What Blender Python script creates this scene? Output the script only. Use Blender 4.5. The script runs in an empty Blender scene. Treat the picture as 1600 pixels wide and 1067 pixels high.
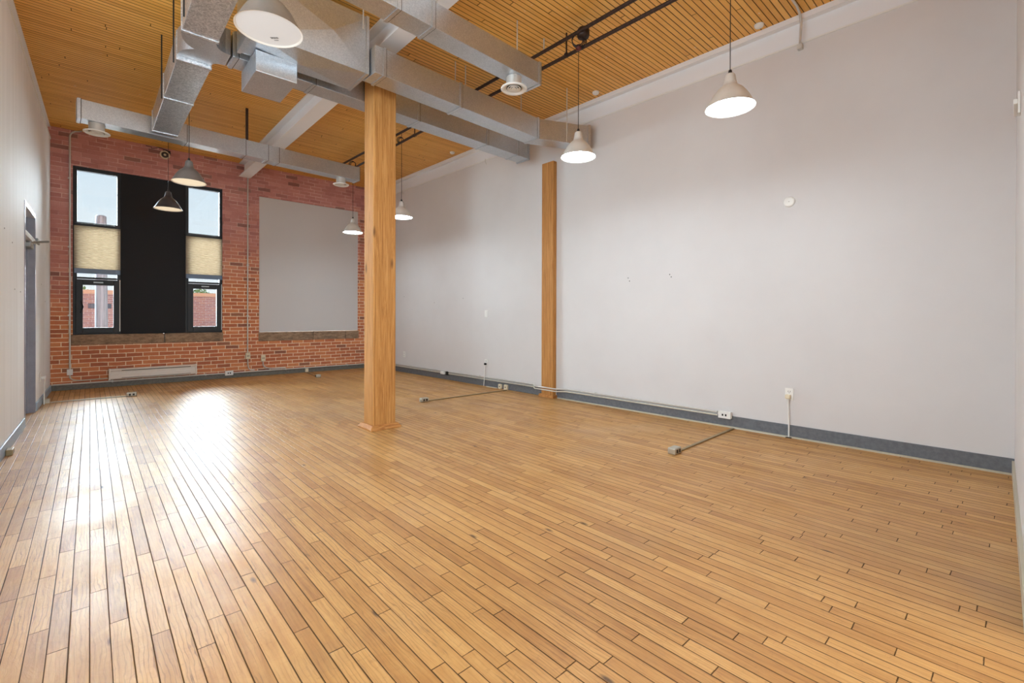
import bpy, bmesh, math, random
from mathutils import Vector, Matrix
random.seed(7)
C = bpy.context.scene.collection
S = bpy.context.scene

# ------------------------------------------------------------------ camera
YAW, PIT, ROLL = 0.7395, -0.0025, 0.0027
cd = bpy.data.cameras.new('camera'); cam = bpy.data.objects.new('camera', cd); C.objects.link(cam)
cd.sensor_width = 36; cd.lens = 723.05/1600*36; cd.shift_y = -0.02323; cd.clip_start = 0.05; cd.clip_end = 300
_F = Vector((math.sin(YAW)*math.cos(PIT), math.cos(YAW)*math.cos(PIT), math.sin(PIT)))
_R = Vector((math.cos(YAW), -math.sin(YAW), 0)); _U = _R.cross(_F)
_R2 = _R*math.cos(ROLL)+_U*math.sin(ROLL); _U2 = -_R*math.sin(ROLL)+_U*math.cos(ROLL)
_m = Matrix((_R2, _U2, -_F)).transposed().to_4x4(); _m.translation = (0, 0, 1.2)
cam.matrix_world = _m
S.camera = cam

# ------------------------------------------------------------------ view, sky, lights
S.view_settings.view_transform = 'Standard'; S.view_settings.look = 'None'
S.view_settings.exposure = 1.06; S.view_settings.gamma = 1; S.view_settings.use_curve_mapping = False
S.cycles.max_bounces = 10; S.cycles.diffuse_bounces = 6; S.cycles.glossy_bounces = 4
S.cycles.use_denoising = True
S.cycles.sample_clamp_indirect = 6.0
w = bpy.data.worlds.new('sky'); S.world = w; w.use_nodes = True
wt = w.node_tree; wt.nodes.clear()
wo = wt.nodes.new('ShaderNodeOutputWorld'); wb = wt.nodes.new('ShaderNodeBackground')
wc = wt.nodes.new('ShaderNodeTexCoord'); ws = wt.nodes.new('ShaderNodeSeparateXYZ'); wr = wt.nodes.new('ShaderNodeValToRGB')
wt.links.new(wc.outputs['Generated'], ws.inputs[0]); wt.links.new(ws.outputs['Z'], wr.inputs[0])
wt.links.new(wr.outputs[0], wb.inputs[0]); wt.links.new(wb.outputs[0], wo.inputs[0])
wr.color_ramp.elements[0].position = 0.0; wr.color_ramp.elements[0].color = (0.92, 0.95, 0.97, 1)
wr.color_ramp.elements[1].position = 0.35; wr.color_ramp.elements[1].color = (0.62, 0.79, 0.94, 1)
wb.inputs[1].default_value = 0.50

def area(name, loc, target, sx, sy, power, col):
    l = bpy.data.lights.new(name, 'AREA'); l.shape = 'RECTANGLE'; l.size = sx; l.size_y = sy
    l.energy = power; l.color = col
    o = bpy.data.objects.new(name, l); C.objects.link(o); o.location = loc
    o.rotation_euler = (Vector(target)-Vector(loc)).to_track_quat('-Z', 'Y').to_euler()
    return o
area('rear_fill_light', (2.9, -4.85, 1.6), (2.9, 5, 2.0), 3.8, 2.4, 150, (0.72, 0.88, 1.0))  # added fill light behind the camera, out of view
area('side_fill_light', (-3.0, 2.6, 2.7), (3.6, 7.6, 1.9), 6.0, 4.2, 180, (0.72, 0.88, 1.0))  # added fill light, shines through the unseen left wall opening
sl = bpy.data.lights.new('hazy_sun', 'SUN'); sl.energy = 50.0; sl.angle = math.radians(72); sl.color = (0.78, 0.91, 1.0)
so = bpy.data.objects.new('hazy_sun', sl); C.objects.link(so); so.location = (0, 16, 8)
so.rotation_euler = Vector((0.38, -1, -0.33)).to_track_quat('-Z', 'Y').to_euler()

# ------------------------------------------------------------------ room planes
H = 1.2; CE = 4.183
def XR(y): return 5.215-0.026*y          # right wall face
def XL(y): return -0.657+0.0189*y        # left wall face
def YB(x): return 10.2921-0.0073*x       # brick wall face
def YN(x): return -0.0813+0.0195*x       # near wall face

# ------------------------------------------------------------------ node helper
class NT:
    def __init__(s, name, rough=0.5, metal=0.0, base=(.8,.8,.8), spec=0.5):
        s.m = bpy.data.materials.new(name); s.m.use_nodes = True; s.t = s.m.node_tree
        s.b = s.t.nodes['Principled BSDF']
        s.b.inputs['Roughness'].default_value = rough; s.b.inputs['Metallic'].default_value = metal
        s.b.inputs['Base Color'].default_value = (*base, 1); s.b.inputs['Specular IOR Level'].default_value = spec
    def n(s, t): return s.t.nodes.new(t)
    def l(s, a, b):
        if isinstance(a, (int, float)): b.default_value = a
        elif isinstance(a, tuple):
            b.default_value = a if len(b.default_value) == len(a) else (*a, 1)
        else: s.t.links.new(a, b)
    def co(s):
        if not hasattr(s, '_co'): s._co = s.n('ShaderNodeTexCoord').outputs['Object']
        return s._co
    def xyz(s):
        q = s.n('ShaderNodeSeparateXYZ'); s.l(s.co(), q.inputs[0]); return q.outputs
    def M(s, op, a, b=0.0, c=None):
        q = s.n('ShaderNodeMath'); q.operation = op; s.l(a, q.inputs[0]); s.l(b, q.inputs[1])
        if c is not None: s.l(c, q.inputs[2])
        return q.outputs[0]
    def comb(s, x, y, z=0.0):
        q = s.n('ShaderNodeCombineXYZ'); s.l(x, q.inputs[0]); s.l(y, q.inputs[1]); s.l(z, q.inputs[2]); return q.outputs[0]
    def white(s, v):
        q = s.n('ShaderNodeTexWhiteNoise'); q.noise_dimensions = '3D'; s.l(v, q.inputs['Vector']); return q.outputs['Value']
    def map(s, scale, v=None):
        q = s.n('ShaderNodeMapping'); s.l(v or s.co(), q.inputs[0]); q.inputs['Scale'].default_value = scale; return q.outputs[0]
    def noise(s, scale, detail=3, rough=.5, v=None, dist=0.0):
        q = s.n('ShaderNodeTexNoise'); s.l(v or s.co(), q.inputs['Vector']); q.inputs['Scale'].default_value = scale
        q.inputs['Detail'].default_value = detail; q.inputs['Roughness'].default_value = rough; q.inputs['Distortion'].default_value = dist
        return q.outputs['Fac']
    def voro(s, scale, v=None, out='Distance', feature='F1'):
        q = s.n('ShaderNodeTexVoronoi'); q.feature = feature; s.l(v or s.co(), q.inputs['Vector']); q.inputs['Scale'].default_value = scale
        return q.outputs[out]
    def ramp(s, fac, stops):
        q = s.n('ShaderNodeValToRGB'); s.l(fac, q.inputs[0]); e = q.color_ramp.elements
        while len(e) < len(stops): e.new(0.5)
        for i, (p, c) in enumerate(stops):
            e[i].position = p; e[i].color = (*c, 1) if isinstance(c, tuple) else (c, c, c, 1)
        return q.outputs[0]
    def rng(s, v, a, b, c=0.0, d=1.0):
        q = s.n('ShaderNodeMapRange'); s.l(v, q.inputs[0])
        for i, k in enumerate((a, b, c, d)): q.inputs[i+1].default_value = k
        return q.outputs[0]
    def mix(s, f, a, b, mode='MIX'):
        q = s.n('ShaderNodeMix'); q.data_type = 'RGBA'; q.blend_type = mode
        s.l(f, q.inputs[0]); s.l(a, q.inputs[6]); s.l(b, q.inputs[7]); return q.outputs[2]
    def color(s, v): s.l(v, s.b.inputs['Base Color']); return s
    def rough(s, v): s.l(v, s.b.inputs['Roughness']); return s
    def bump(s, h, strength=.3, dist=.01):
        q = s.n('ShaderNodeBump'); q.inputs['Strength'].default_value = strength; q.inputs['Distance'].default_value = dist
        s.l(h, q.inputs['Height']); s.t.links.new(q.outputs[0], s.b.inputs['Normal']); return s

def srgb(r, g, b):
    f = lambda c: (c/255)/12.92 if c <= 10 else (((c/255)+.055)/1.055)**2.4
    return (f(r), f(g), f(b))

def planks(name, along, width, lmin, lmax, cols, seamcol, seam_mm, rough, grain=0.5, floor=False):
    k = NT(name, rough)
    x, y, z = k.xyz()[0], k.xyz()[1], 0
    a, b = (x, y) if along == 'Y' else (y, x)            # a across, b along
    u = k.M('DIVIDE', a, width); col = k.M('FLOOR', u); fx = k.M('FRACT', u)
    r1 = k.white(k.comb(col, 3.7, 1.1)); r2 = k.white(k.comb(col, 9.1, 5.3))
    L = k.M('ADD', k.M('MULTIPLY', r1, lmax-lmin), lmin)
    v = k.M('ADD', k.M('DIVIDE', b, L), k.M('MULTIPLY', r2, 17.0)); row = k.M('FLOOR', v); fy = k.M('FRACT', v)
    ident = k.white(k.comb(col, row, 2.0)); id2 = k.white(k.comb(col, row, 8.0))
    dx = k.M('MULTIPLY', k.M('MINIMUM', fx, k.M('SUBTRACT', 1.0, fx)), width)
    dy = k.M('MULTIPLY', k.M('MINIMUM', fy, k.M('SUBTRACT', 1.0, fy)), L)
    wseam = k.M('MULTIPLY', k.M('ADD', k.M('MULTIPLY', k.white(k.comb(k.M('ROUND', u), row, 4.0)), .8), 0.7), seam_mm*.001)
    mx = k.M('SUBTRACT', 1.0, k.M('MINIMUM', k.M('DIVIDE', dx, wseam), 1.0))
    my = k.M('SUBTRACT', 1.0, k.M('MINIMUM', k.M('DIVIDE', dy, k.M('MULTIPLY', wseam, 1.0)), 1.0))
    seam = k.M('POWER', k.M('MAXIMUM', mx, my), 0.6)
    off = k.comb(k.M('MULTIPLY', ident, 31.0), k.M('MULTIPLY', id2, 17.0), 0.0)
    va = k.n('ShaderNodeVectorMath'); va.operation = 'ADD'; k.l(k.co(), va.inputs[0]); k.l(off, va.inputs[1])
    sc = (38, 2.2, 1) if along == 'Y' else (2.2, 38, 1)
    g = k.noise(1.0, 6, .65, k.map(sc, va.outputs[0]), 1.2)
    g2 = k.noise(3.0, 4, .6, va.outputs[0], 2.0)
    t = k.M('ADD', k.M('ADD', k.M('MULTIPLY', ident, .34), .18), k.M('MULTIPLY', k.M('SUBTRACT', g, .5), grain))
    t = k.M('ADD', t, k.M('MULTIPLY', k.M('SUBTRACT', g2, .35), .35))
    c = k.ramp(t, cols)
    if floor:
        # mineral streaks, knots and worn grey patches in the old boards
        st = k.noise(1.0, 5, .7, k.map((55, 3.0, 1), va.outputs[0]), .6)
        c = k.mix(k.M('MULTIPLY', k.rng(st, .60, .74), .8), c, srgb(92, 62, 40))
        wv = k.n('ShaderNodeTexWave'); k.l(k.map((14, 2.4, 1), va.outputs[0]), wv.inputs['Vector']); wv.inputs['Scale'].default_value = 1.6
        wv.inputs['Distortion'].default_value = 9.0; wv.inputs['Detail'].default_value = 3.0; wv.inputs['Detail Scale'].default_value = 1.2
        c = k.mix(k.M('MULTIPLY', k.rng(wv.outputs['Fac'], .80, .98), k.rng(k.noise(1.4, 3), .42, .62, .08, .55)), c, srgb(134, 92, 54))
        kn = k.voro(1.0, k.map((6, 2.2, 1), va.outputs[0]))
        c = k.mix(k.M('MULTIPLY', k.rng(kn, .085, .03), .85), c, srgb(60, 38, 24))
        big = k.noise(.55, 5, .6, None, .8)
        c = k.mix(k.M('MULTIPLY', k.rng(big, .5, .72), .30), c, srgb(150, 128, 100))
        cr = k.noise(1.0, 7, .75, k.map((9, 26, 1)), 2.5)
        c = k.mix(k.M('MULTIPLY', k.rng(cr, .56, .70), .35), c, srgb(150, 105, 62))
    if not floor:
        fl = k.voro(1.0, k.map((5, 9, 1)))
        c = k.mix(k.M('MULTIPLY', k.rng(fl, .09, .05), k.rng(k.noise(1.3, 2), .5, .6, 0, .6)), c, srgb(236,216,184))
    c = k.mix(seam, c, seamcol)
    k.color(c)
    h = k.M('SUBTRACT', k.M('MULTIPLY', k.M('MULTIPLY', k.M('SUBTRACT', fx, .5), k.M('SUBTRACT', id2, .5)), .12 if floor else .1), seam)
    if floor:
        h = k.M('ADD', h, k.M('MULTIPLY', k.noise(1.0, 4, .6, k.map((22, 9, 1)), 2.2), .42))
        h = k.M('ADD', h, k.M('MULTIPLY', g, .12))
        k.rough(k.M('ADD', k.M('MULTIPLY', k.noise(2.2, 4, .6), .22), k.M('MULTIPLY', ident, .08)) if False else k.rng(k.noise(2.2, 4, .6), .3, .7, rough-.06, rough+.10))
    k.l(k.M('MULTIPLY', k.M('SUBTRACT', 1.0, seam), .5), k.b.inputs['Specular IOR Level'])
    k.bump(h, .55 if floor else .6, .0035 if floor else .008)
    return k.m

M = {}
M['floor'] = planks('old_maple_floor', 'Y', .057, .3, 1.2,
    [(0.0, srgb(150,98,50)), (.3, srgb(188,137,76)), (.55, srgb(207,158,94)), (.8, srgb(222,178,116)), (1.0, srgb(234,196,138))],
    srgb(34, 21, 12), 2.3, .41, .75, True)
M['ceiling'] = planks('plank_ceiling', 'X', .055, 3.0, 9.0,
    [(0.0, srgb(206,144,56)), (.35, srgb(234,174,80)), (.65, srgb(245,190,98)), (1.0, srgb(250,210,128))],
    srgb(60, 30, 12), 4.6, .45, .5)

def timber(name, c1, c2, c3, axis=(26, 26, 1.1)):
    k = NT(name, .65, spec=.35)
    g = k.noise(1.0, 8, .72, k.map(axis), 1.6)
    r = k.noise(1.0, 2, .5, k.map((axis[0]*.35, axis[1]*.35, axis[2]*.4)), 3.0)
    c = k.ramp(g, [(.36, c1), (.5, c2), (.64, c3)])
    c = k.mix(k.M('MULTIPLY', k.rng(r, .55, .62), .25), c, c1)
    kn = k.voro(1.0, k.map((4.0, 4.0, 1.3)))
    c = k.mix(k.M('MULTIPLY', k.rng(kn, .10, .04), .8), c, srgb(82, 46, 20))
    cr = k.noise(1.0, 3, .6, k.map((60, 60, .8)), .5)
    c = k.mix(k.M('MULTIPLY', k.rng(cr, .70, .76), .6), c, srgb(90, 54, 24))
    k.color(c).bump(g, .35, .004); return k.m
M['post'] = timber('douglas_fir_post', srgb(150,96,44), srgb(188,130,66), srgb(208,154,90), (60, 60, 1.3))
M['plinth'] = timber('plinth_wood', srgb(150,92,42), srgb(186,126,64), srgb(205,150,90), (4, 40, 40))

k = NT('white_wall_paint', .62, base=srgb(212,207,204), spec=.3)
k.color(k.ramp(k.noise(.7, 4, .6), [(.3, srgb(208,203,200)), (.7, srgb(216,212,209))])); k.bump(k.noise(60, 3), .04, .004); M['wall'] = k.m
k = NT('satin_left_wall_paint', .6, spec=.06)
st = k.noise(1.0, 4, .6, k.map((9, 9, .35)), .4)
k.color(k.ramp(st, [(.3, srgb(232,232,230)), (.7, srgb(242,242,241))])); k.rough(k.rng(st, .3, .7, .66, .78)); k.bump(st, .10, .01); M['wall_left'] = k.m
k = NT('steel_white_paint', .45, base=srgb(236,236,237)); M['steel'] = k.m
k = NT('panel_grey_paint', .6, base=srgb(206,202,199), spec=.3); M['panel'] = k.m
def plain(name, c, rough=.5, metal=0., spec=.5):
    return NT(name, rough, metal, srgb(*c), spec).m
def flecked(name, c, c2, rough, metal=0, scale=30):
    k = NT(name, rough, metal); n = k.noise(scale, 4, .6)
    k.color(k.ramp(n, [(.35, srgb(*c)), (.65, srgb(*c2))])).bump(n, .05, .003); return k.m
M['base_right'] = flecked('grey_rubber_baseboard', (92,95,99), (106,109,113), .45)
M['base_left'] = flecked('blue_grey_baseboard', (150,168,186), (166,184,202), .4)
M['base_back'] = flecked('dusty_grey_baseboard', (98,96,88), (118,114,104), .6)
M['shoe'] = plain('beige_shoe_strip', (188,180,160), .5)
M['white_plastic'] = plain('white_plastic', (232,230,224), .4)
M['ivory_plastic'] = plain('ivory_plastic', (222,208,178), .45)
M['slot'] = plain('outlet_slot_dark', (28,26,24), .6)
M['black_frame'] = flecked('black_window_frame', (15,16,17), (22,23,24), .5, 0, 12)
M['black_panel'] = NT('matte_black_panel', .7, 0, srgb(36,36,38), .25).m
M['conduit'] = plain('galvanised_conduit', (204,200,192), .35, .3)
M['raceway'] = plain('cream_raceway', (206,200,182), .4)
M['floor_raceway'] = plain('brass_grey_raceway', (150,132,98), .4, .3)
M['black_pipe'] = flecked('black_iron_pipe', (46,32,26), (66,46,36), .5, .3)
M['cord'] = plain('black_cord', (24,22,22), .5)
M['red_plastic'] = plain('dark_red_knot', (90,30,26), .5)
M['aluminium'] = flecked('satin_aluminium_shade', (216,214,208), (226,224,218), .36, .25, 8)
M['aluminium_dark'] = flecked('dark_pewter_shade', (84,84,88), (98,98,102), .4, .5, 8)
M['aluminium_grey'] = flecked('grey_aluminium_shade', (132,130,128), (144,142,140), .38, .5, 8)
M['shade_inner'] = plain('white_enamel', (240,236,226), .45)
M['label_ink'] = plain('label_ink', (70,66,60), .6)
M['door_paint'] = flecked('grey_door_paint', (142,144,156), (152,154,166), .4, 0, 10)
M['door_white'] = plain('white_door_frame', (226,228,230), .35)
M['heater'] = plain('almond_enamel', (226,216,204), .4)
M['heater_dark'] = plain('heater_slot', (128,122,112), .6)
M['closer'] = plain('aluminium_closer', (150,152,150), .35, .6)
M['blue_rail'] = plain('steel_blue_rail', (104,122,146), .4)
M['joint'] = plain('dark_joint_sealant', (62,58,54), .7)
M['box_steel'] = plain('nickel_floor_box', (186,180,164), .32, .6)

def metal(name, c1, c2, c3, rough, scale):
    k = NT(name, rough, .92)
    v = k.n('ShaderNodeTexVoronoi'); v.inputs['Scale'].default_value = scale; k.l(k.co(), v.inputs['Vector'])
    sp = k.n('ShaderNodeSeparateColor'); k.l(v.outputs['Color'], sp.inputs[0])
    n = k.noise(6, 5, .7)
    t = k.M('ADD', k.M('MULTIPLY', sp.outputs[0], .5), k.M('MULTIPLY', n, .5))
    k.color(k.ramp(t, [(.2, c1), (.5, c2), (.8, c3)])); k.rough(k.rng(t, .2, .8, rough+.05, rough-.04))
    return k.m
M['duct'] = metal('galvanised_duct', srgb(186,193,200), srgb(198,204,210), srgb(212,217,222), .36, 160)
M['duct_spangle'] = metal('spangled_galvanised_duct', srgb(180,184,188), srgb(212,215,218), srgb(240,242,244), .36, 90)

# stone
k = NT('sill_stone', .8); n = k.noise(9, 6, .7, k.map((1, 1, 2.5)))
k.color(k.ramp(n, [(.3, srgb(96,80,64)), (.5, srgb(146,118,92)), (.7, srgb(176,148,120))])).bump(n, .6, .01); M['stone'] = k.m

# brick wall in metres, courses of 70 mm
def brick(name, fw, outside=False):
    k = NT(name, .78)
    x, y, z = k.xyz()[0], k.xyz()[1], k.xyz()[2]
    wob = k.M('MULTIPLY', k.M('SUBTRACT', k.noise(2.2, 3), .5), .02)
    zz = k.M('ADD', z, wob); vv = k.M('DIVIDE', zz, .07); row = k.M('FLOOR', vv); fy = k.M('FRACT', vv)
    ro = k.M('MULTIPLY', k.M('MODULO', row, 2.0), .5)
    ro = k.M('ADD', ro, k.M('MULTIPLY', k.white(k.comb(row, 1.0, 1.0)), .22))
    uu = k.M('ADD', k.M('DIVIDE', k.M('ADD', x, 10.0), .225), ro); col = k.M('FLOOR', uu); fx = k.M('FRACT', uu)
    dx = k.M('MULTIPLY', k.M('MINIMUM', fx, k.M('SUBTRACT', 1.0, fx)), .225)
    dy = k.M('MULTIPLY', k.M('MINIMUM', fy, k.M('SUBTRACT', 1.0, fy)), .07)
    nz = k.M('MULTIPLY', k.M('SUBTRACT', k.noise(22, 4, .65), .5), .010)
    d = k.M('ADD', k.M('MINIMUM', dx, dy), nz)
    mort = k.rng(d, .0035, .0075, 1.0, 0.0)
    idn = k.white(k.comb(col, row, 1.0)); id2 = k.white(k.comb(col, row, 7.0))
    n = k.noise(14, 5, .7)
    t = k.M('ADD', k.M('ADD', k.M('MULTIPLY', idn, .55), .12), k.M('MULTIPLY', n, .3))
    orange = k.ramp(t, [(.12, srgb(150,88,62)), (.4, srgb(190,108,70)), (.75, srgb(210,130,82)), (1.0, srgb(222,158,104))])
    if outside:
        k.color(k.mix(mort, k.mix(.55, orange, srgb(112,108,120)), srgb(176,166,164))); return k.m
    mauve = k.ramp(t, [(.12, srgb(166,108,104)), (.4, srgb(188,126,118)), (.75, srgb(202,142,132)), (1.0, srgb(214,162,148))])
    # mauve window bloom painted into the upper courses, by height and noise
    bloom = k.M('ADD', k.M('MULTIPLY', z, .33), k.M('MULTIPLY', k.M('SUBTRACT', k.noise(.9, 5, .65), .5), 1.1))
    bloom = k.M('SUBTRACT', bloom, k.M('MULTIPLY', x, .09))
    bloom_f = k.rng(bloom, .30, .85)
    c = k.mix(bloom_f, orange, mauve)
    c = k.mix(k.M('MULTIPLY', k.rng(id2, .93, .95), .55), c, srgb(98, 74, 66))
    mfade = k.M('MULTIPLY', mort, k.M('SUBTRACT', 1.0, k.M('MULTIPLY', bloom_f, k.rng(k.noise(3.0, 4, .6), .35, .6, .25, .95))))
    mc = k.mix(bloom_f, srgb(244,220,188), srgb(236,204,190))
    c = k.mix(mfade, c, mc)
    k.color(c).bump(k.M('ADD', k.M('MULTIPLY', mort, -1.0), k.M('MULTIPLY', n, .5)), .5, .008)
    return k.m
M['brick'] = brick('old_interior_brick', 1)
M['brick_out'] = brick('street_brick', 1, True)

# blinds: cellular fabric, light passes through
k = NT('cellular_blind_fabric', .9, spec=.1)
x, y, z = k.xyz()[0], k.xyz()[1], k.xyz()[2]
pl = k.M('FRACT', k.M('DIVIDE', z, .019)); pn = k.noise(1.0, 4, .7, k.map((14, 14, 160)))
cc = k.ramp(k.M('ADD', k.M('MULTIPLY', pl, .3), k.M('MULTIPLY', pn, .7)), [(.3, srgb(150,136,118)), (.5, srgb(190,177,158)), (.75, srgb(222,212,198))])
k.color(cc); k.bump(pl, .5, .006)
tr = k.n('ShaderNodeBsdfTranslucent'); k.l(cc, tr.inputs[0]); mx = k.n('ShaderNodeMixShader'); mx.inputs[0].default_value = .5
k.l(k.b.outputs[0], mx.inputs[1]); k.l(tr.outputs[0], mx.inputs[2]); k.l(mx.outputs[0], k.t.nodes['Material Output'].inputs[0])
M['blind'] = k.m
# glass: thin pane
k = NT('window_glass', .0)
ts = k.n('ShaderNodeBsdfTransparent'); ts.inputs[0].default_value = (.96, .98, .98, 1); gl = k.n('ShaderNodeBsdfGlossy'); gl.inputs['Roughness'].default_value = .02
fr = k.n('ShaderNodeFresnel'); fr.inputs[0].default_value = 1.45; mx = k.n('ShaderNodeMixShader')
k.l(fr.outputs[0], mx.inputs[0]); k.l(ts.outputs[0], mx.inputs[1]); k.l(gl.outputs[0], mx.inputs[2]); k.l(mx.outputs[0], k.t.nodes['Material Output'].inputs[0])
M['glass'] = k.m
M['door_glass'] = plain('dark_transom_glass', (92,108,130), .08)
def lamp(name, c, s):
    k = NT(name, .5, base=(.45, .45, .45)); k.b.inputs['Emission Color'].default_value = (*c, 1); k.b.inputs['Emission Strength'].default_value = s; return k.m
M['lamp_white'] = lamp('lit_frosted_diffuser', (.74, .89, 1.0), 26.0)
M['lamp_warm'] = lamp('dim_cream_diffuser', (1, .82, .55), .36)
M['lamp_dim'] = lamp('pale_diffuser', (1, .96, .92), .17)
k = NT('weathered_pole_wood', .85); n = k.noise(1.0, 5, .7, k.map((30, 30, 1.0)))
k.color(k.ramp(n, [(.3, srgb(62,66,72)), (.7, srgb(120,126,134))])); M['pole'] = k.m
k = NT('tree_leaves', .8); n = k.noise(4, 3); k.color(k.ramp(n, [(.3, srgb(52,72,40)), (.7, srgb(108,130,80))])); M['leaf'] = k.m
M['asphalt'] = flecked('asphalt', (96,96,98), (116,116,118), .9)
M['coping'] = plain('terracotta_coping', (196,150,120), .7)
M['dark_glass'] = plain('street_window_glass', (50,56,70), .15)

# ------------------------------------------------------------------ mesh helpers
class MB:
    def __init__(s): s.v = []; s.f = []; s.sm = []
    def add(s, vs, fs, smooth=False):
        o = len(s.v); s.v += [tuple(p) for p in vs]; s.f += [tuple(i+o for i in f) for f in fs]; s.sm += [smooth]*len(fs); return s
    def box(s, x0, x1, y0, y1, z0, z1):
        return s.hexa([(x0,y0),(x1,y0),(x1,y1),(x0,y1)], z0, z1)
    def hexa(s, plan, z0, z1):
        n = len(plan)
        vs = [(x, y, z0) for x, y in plan]+[(x, y, z1) for x, y in plan]
        fs = [tuple(range(n-1, -1, -1)), tuple(range(n, 2*n))]+[(i, (i+1) % n, n+(i+1) % n, n+i) for i in range(n)]
        return s.add(vs, fs)
    def bar(s, p, q, wdt, hgt, up=(0, 0, 1)):
        p, q = Vector(p), Vector(q); d = (q-p).normalized(); a = d.cross(Vector(up)).normalized(); b = a.cross(d)
        vs = [c+a*i*wdt/2+b*j*hgt/2 for c in (p, q) for i, j in ((-1,-1),(1,-1),(1,1),(-1,1))]
        return s.add(vs, [(3,2,1,0),(4,5,6,7),(0,1,5,4),(1,2,6,5),(2,3,7,6),(3,0,4,7)])
    def tube(s, pts, r, n=12, cap=True):
        pts = [Vector(p) for p in pts]; rings = []
        ref = Vector((0, 0, 1)); d0 = (pts[1]-pts[0]).normalized()
        if abs(d0.dot(ref)) > .9: ref = Vector((1, 0, 0))
        a = d0.cross(ref).normalized()
        for i, p in enumerate(pts):
            if i == 0: d = d0
            elif i == len(pts)-1: d = (pts[i]-pts[i-1]).normalized()
            else: d = ((pts[i+1]-p).normalized()+(p-pts[i-1]).normalized()).normalized()
            a = (a-d*a.dot(d)).normalized(); b = d.cross(a)
            rr = r[i] if isinstance(r, (list, tuple)) else r
            rings.append([p+(a*math.cos(t)+b*math.sin(t))*rr for t in [2*math.pi*j/n for j in range(n)]])
        vs = [v for ring in rings for v in ring]; fs = []
        for i in range(len(pts)-1):
            for j in range(n): fs.append((i*n+j, i*n+(j+1) % n, (i+1)*n+(j+1) % n, (i+1)*n+j))
        s.add(vs, fs, True)
        if cap:
            s.add(rings[0], [tuple(range(n-1, -1, -1))]); s.add(rings[-1], [tuple(range(n))])
        return s
    def lathe(s, prof, c=(0, 0, 0), n=48, ax='Z'):
        vs = []; fs = []
        for r, h in prof:
            for j in range(n):
                t = 2*math.pi*j/n; a, b = r*math.cos(t), r*math.sin(t)
                p = (a, b, h) if ax == 'Z' else ((h, a, b) if ax == 'X' else (a, h, b))
                vs.append((c[0]+p[0], c[1]+p[1], c[2]+p[2]))
        for i in range(len(prof)-1):
            for j in range(n): fs.append((i*n+j, i*n+(j+1) % n, (i+1)*n+(j+1) % n, (i+1)*n+j))
        return s.add(vs, fs, True)
    def build(s, name, mat, parent=None, bevel=0, kind=None):
        me = bpy.data.meshes.new(name); o = bpy.data.objects.new(name, me); C.objects.link(o)
        og = Vector((0, 0, 0))
        if parent is not None:
            q = parent
            while q is not None: og += q.location; q = q.parent
        me.from_pydata([Vector(v)-og for v in s.v], [], s.f)
        for p, f in zip(me.polygons, s.sm): p.use_smooth = f
        bm = bmesh.new(); bm.from_mesh(me); bmesh.ops.recalc_face_normals(bm, faces=bm.faces[:]); bm.to_mesh(me); bm.free()
        me.materials.append(M[mat])
        if parent is not None: o.parent = parent
        if bevel:
            b = o.modifiers.new('bevel', 'BEVEL'); b.width = bevel; b.segments = 2; b.limit_method = 'ANGLE'
        if kind: o['kind'] = kind
        return o

def pieces(b, name, mat, parent):      # every box of b becomes a part of its own
    for i in range(0, len(b.v), 8): MB().add(b.v[i:i+8], [tuple(j-i for j in f) for f in b.f if i <= f[0] < i+8]).build(name, mat, parent)
def thing(name, label, cat, loc, group=None, kind=None):
    o = bpy.data.objects.new(name, None); C.objects.link(o); o.location = loc; o.empty_display_size = .1
    if kind: o['kind'] = kind
    else: o['category'] = cat
    if label: o['label'] = label
    if group: o['group'] = group
    return o
def tag(o, label, cat, group=None):
    o['label'] = label; o['category'] = cat
    if group: o['group'] = group
    return o
def arc(c, r, a0, a1, ax1, ax2, n=8):
    c = Vector(c); u = Vector(ax1); v = Vector(ax2)
    return [tuple(c+u*r*math.cos(a0+(a1-a0)*i/n)+v*r*math.sin(a0+(a1-a0)*i/n)) for i in range(n+1)]
def bez(p0, p1, p2, n=10):
    return [tuple(Vector(p0)*(1-t)**2+Vector(p1)*2*t*(1-t)+Vector(p2)*t*t) for t in [i/n for i in range(n+1)]]

# ------------------------------------------------------------------ shell
YR = -5.0
MB().hexa([(XL(YR)-.15,YR-.15),(XR(YR)+.15,YR-.15),(XR(10.6)+.25,10.6),(XL(10.6)-.2,10.6)], -.12, 0).build('floor', 'floor', kind='structure')
MB().hexa([(XL(YR)-.15,YR-.15),(XR(YR)+.15,YR-.15),(XR(10.6)+.25,10.6),(XL(10.6)-.2,10.6)], CE, CE+.15).build('ceiling', 'ceiling', kind='structure')
# left wall with a doorway and an added, unseen opening for the side fill
DY0, DY1, DZ = 7.20, 8.22, 2.44
ZL = 3.985
b = MB()
def lw(b, y0, y1, z0, z1, o=0, t=.15): b.hexa([(XL(y0)-t,y0),(XL(y0)+o,y0),(XL(y1)+o,y1),(XL(y1)-t,y1)], z0, z1)
lw(b, 5.4, DY0, 0, ZL); lw(b, YR, 0.6, 0, ZL); lw(b, 0.6, 5.4, 0, .7); lw(b, 0.6, 5.4, 3.8, ZL); lw(b, DY1, YB(0), 0, ZL); lw(b, DY0, DY1, DZ, ZL)
b.build('wall_left', 'wall_left', kind='structure')
b = MB(); lw(b, YR, YB(0), ZL, CE, -.03, .15); lw(b, YR, YB(0), CE-.02, CE, .0, .15)
b.build('trim_1', 'steel', kind='structure')
b = MB(); lw(b, YR, YB(0), ZL-.012, ZL+.004, .010, 0.0); b.build('trim_2', 'white_plastic', kind='structure')
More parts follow.
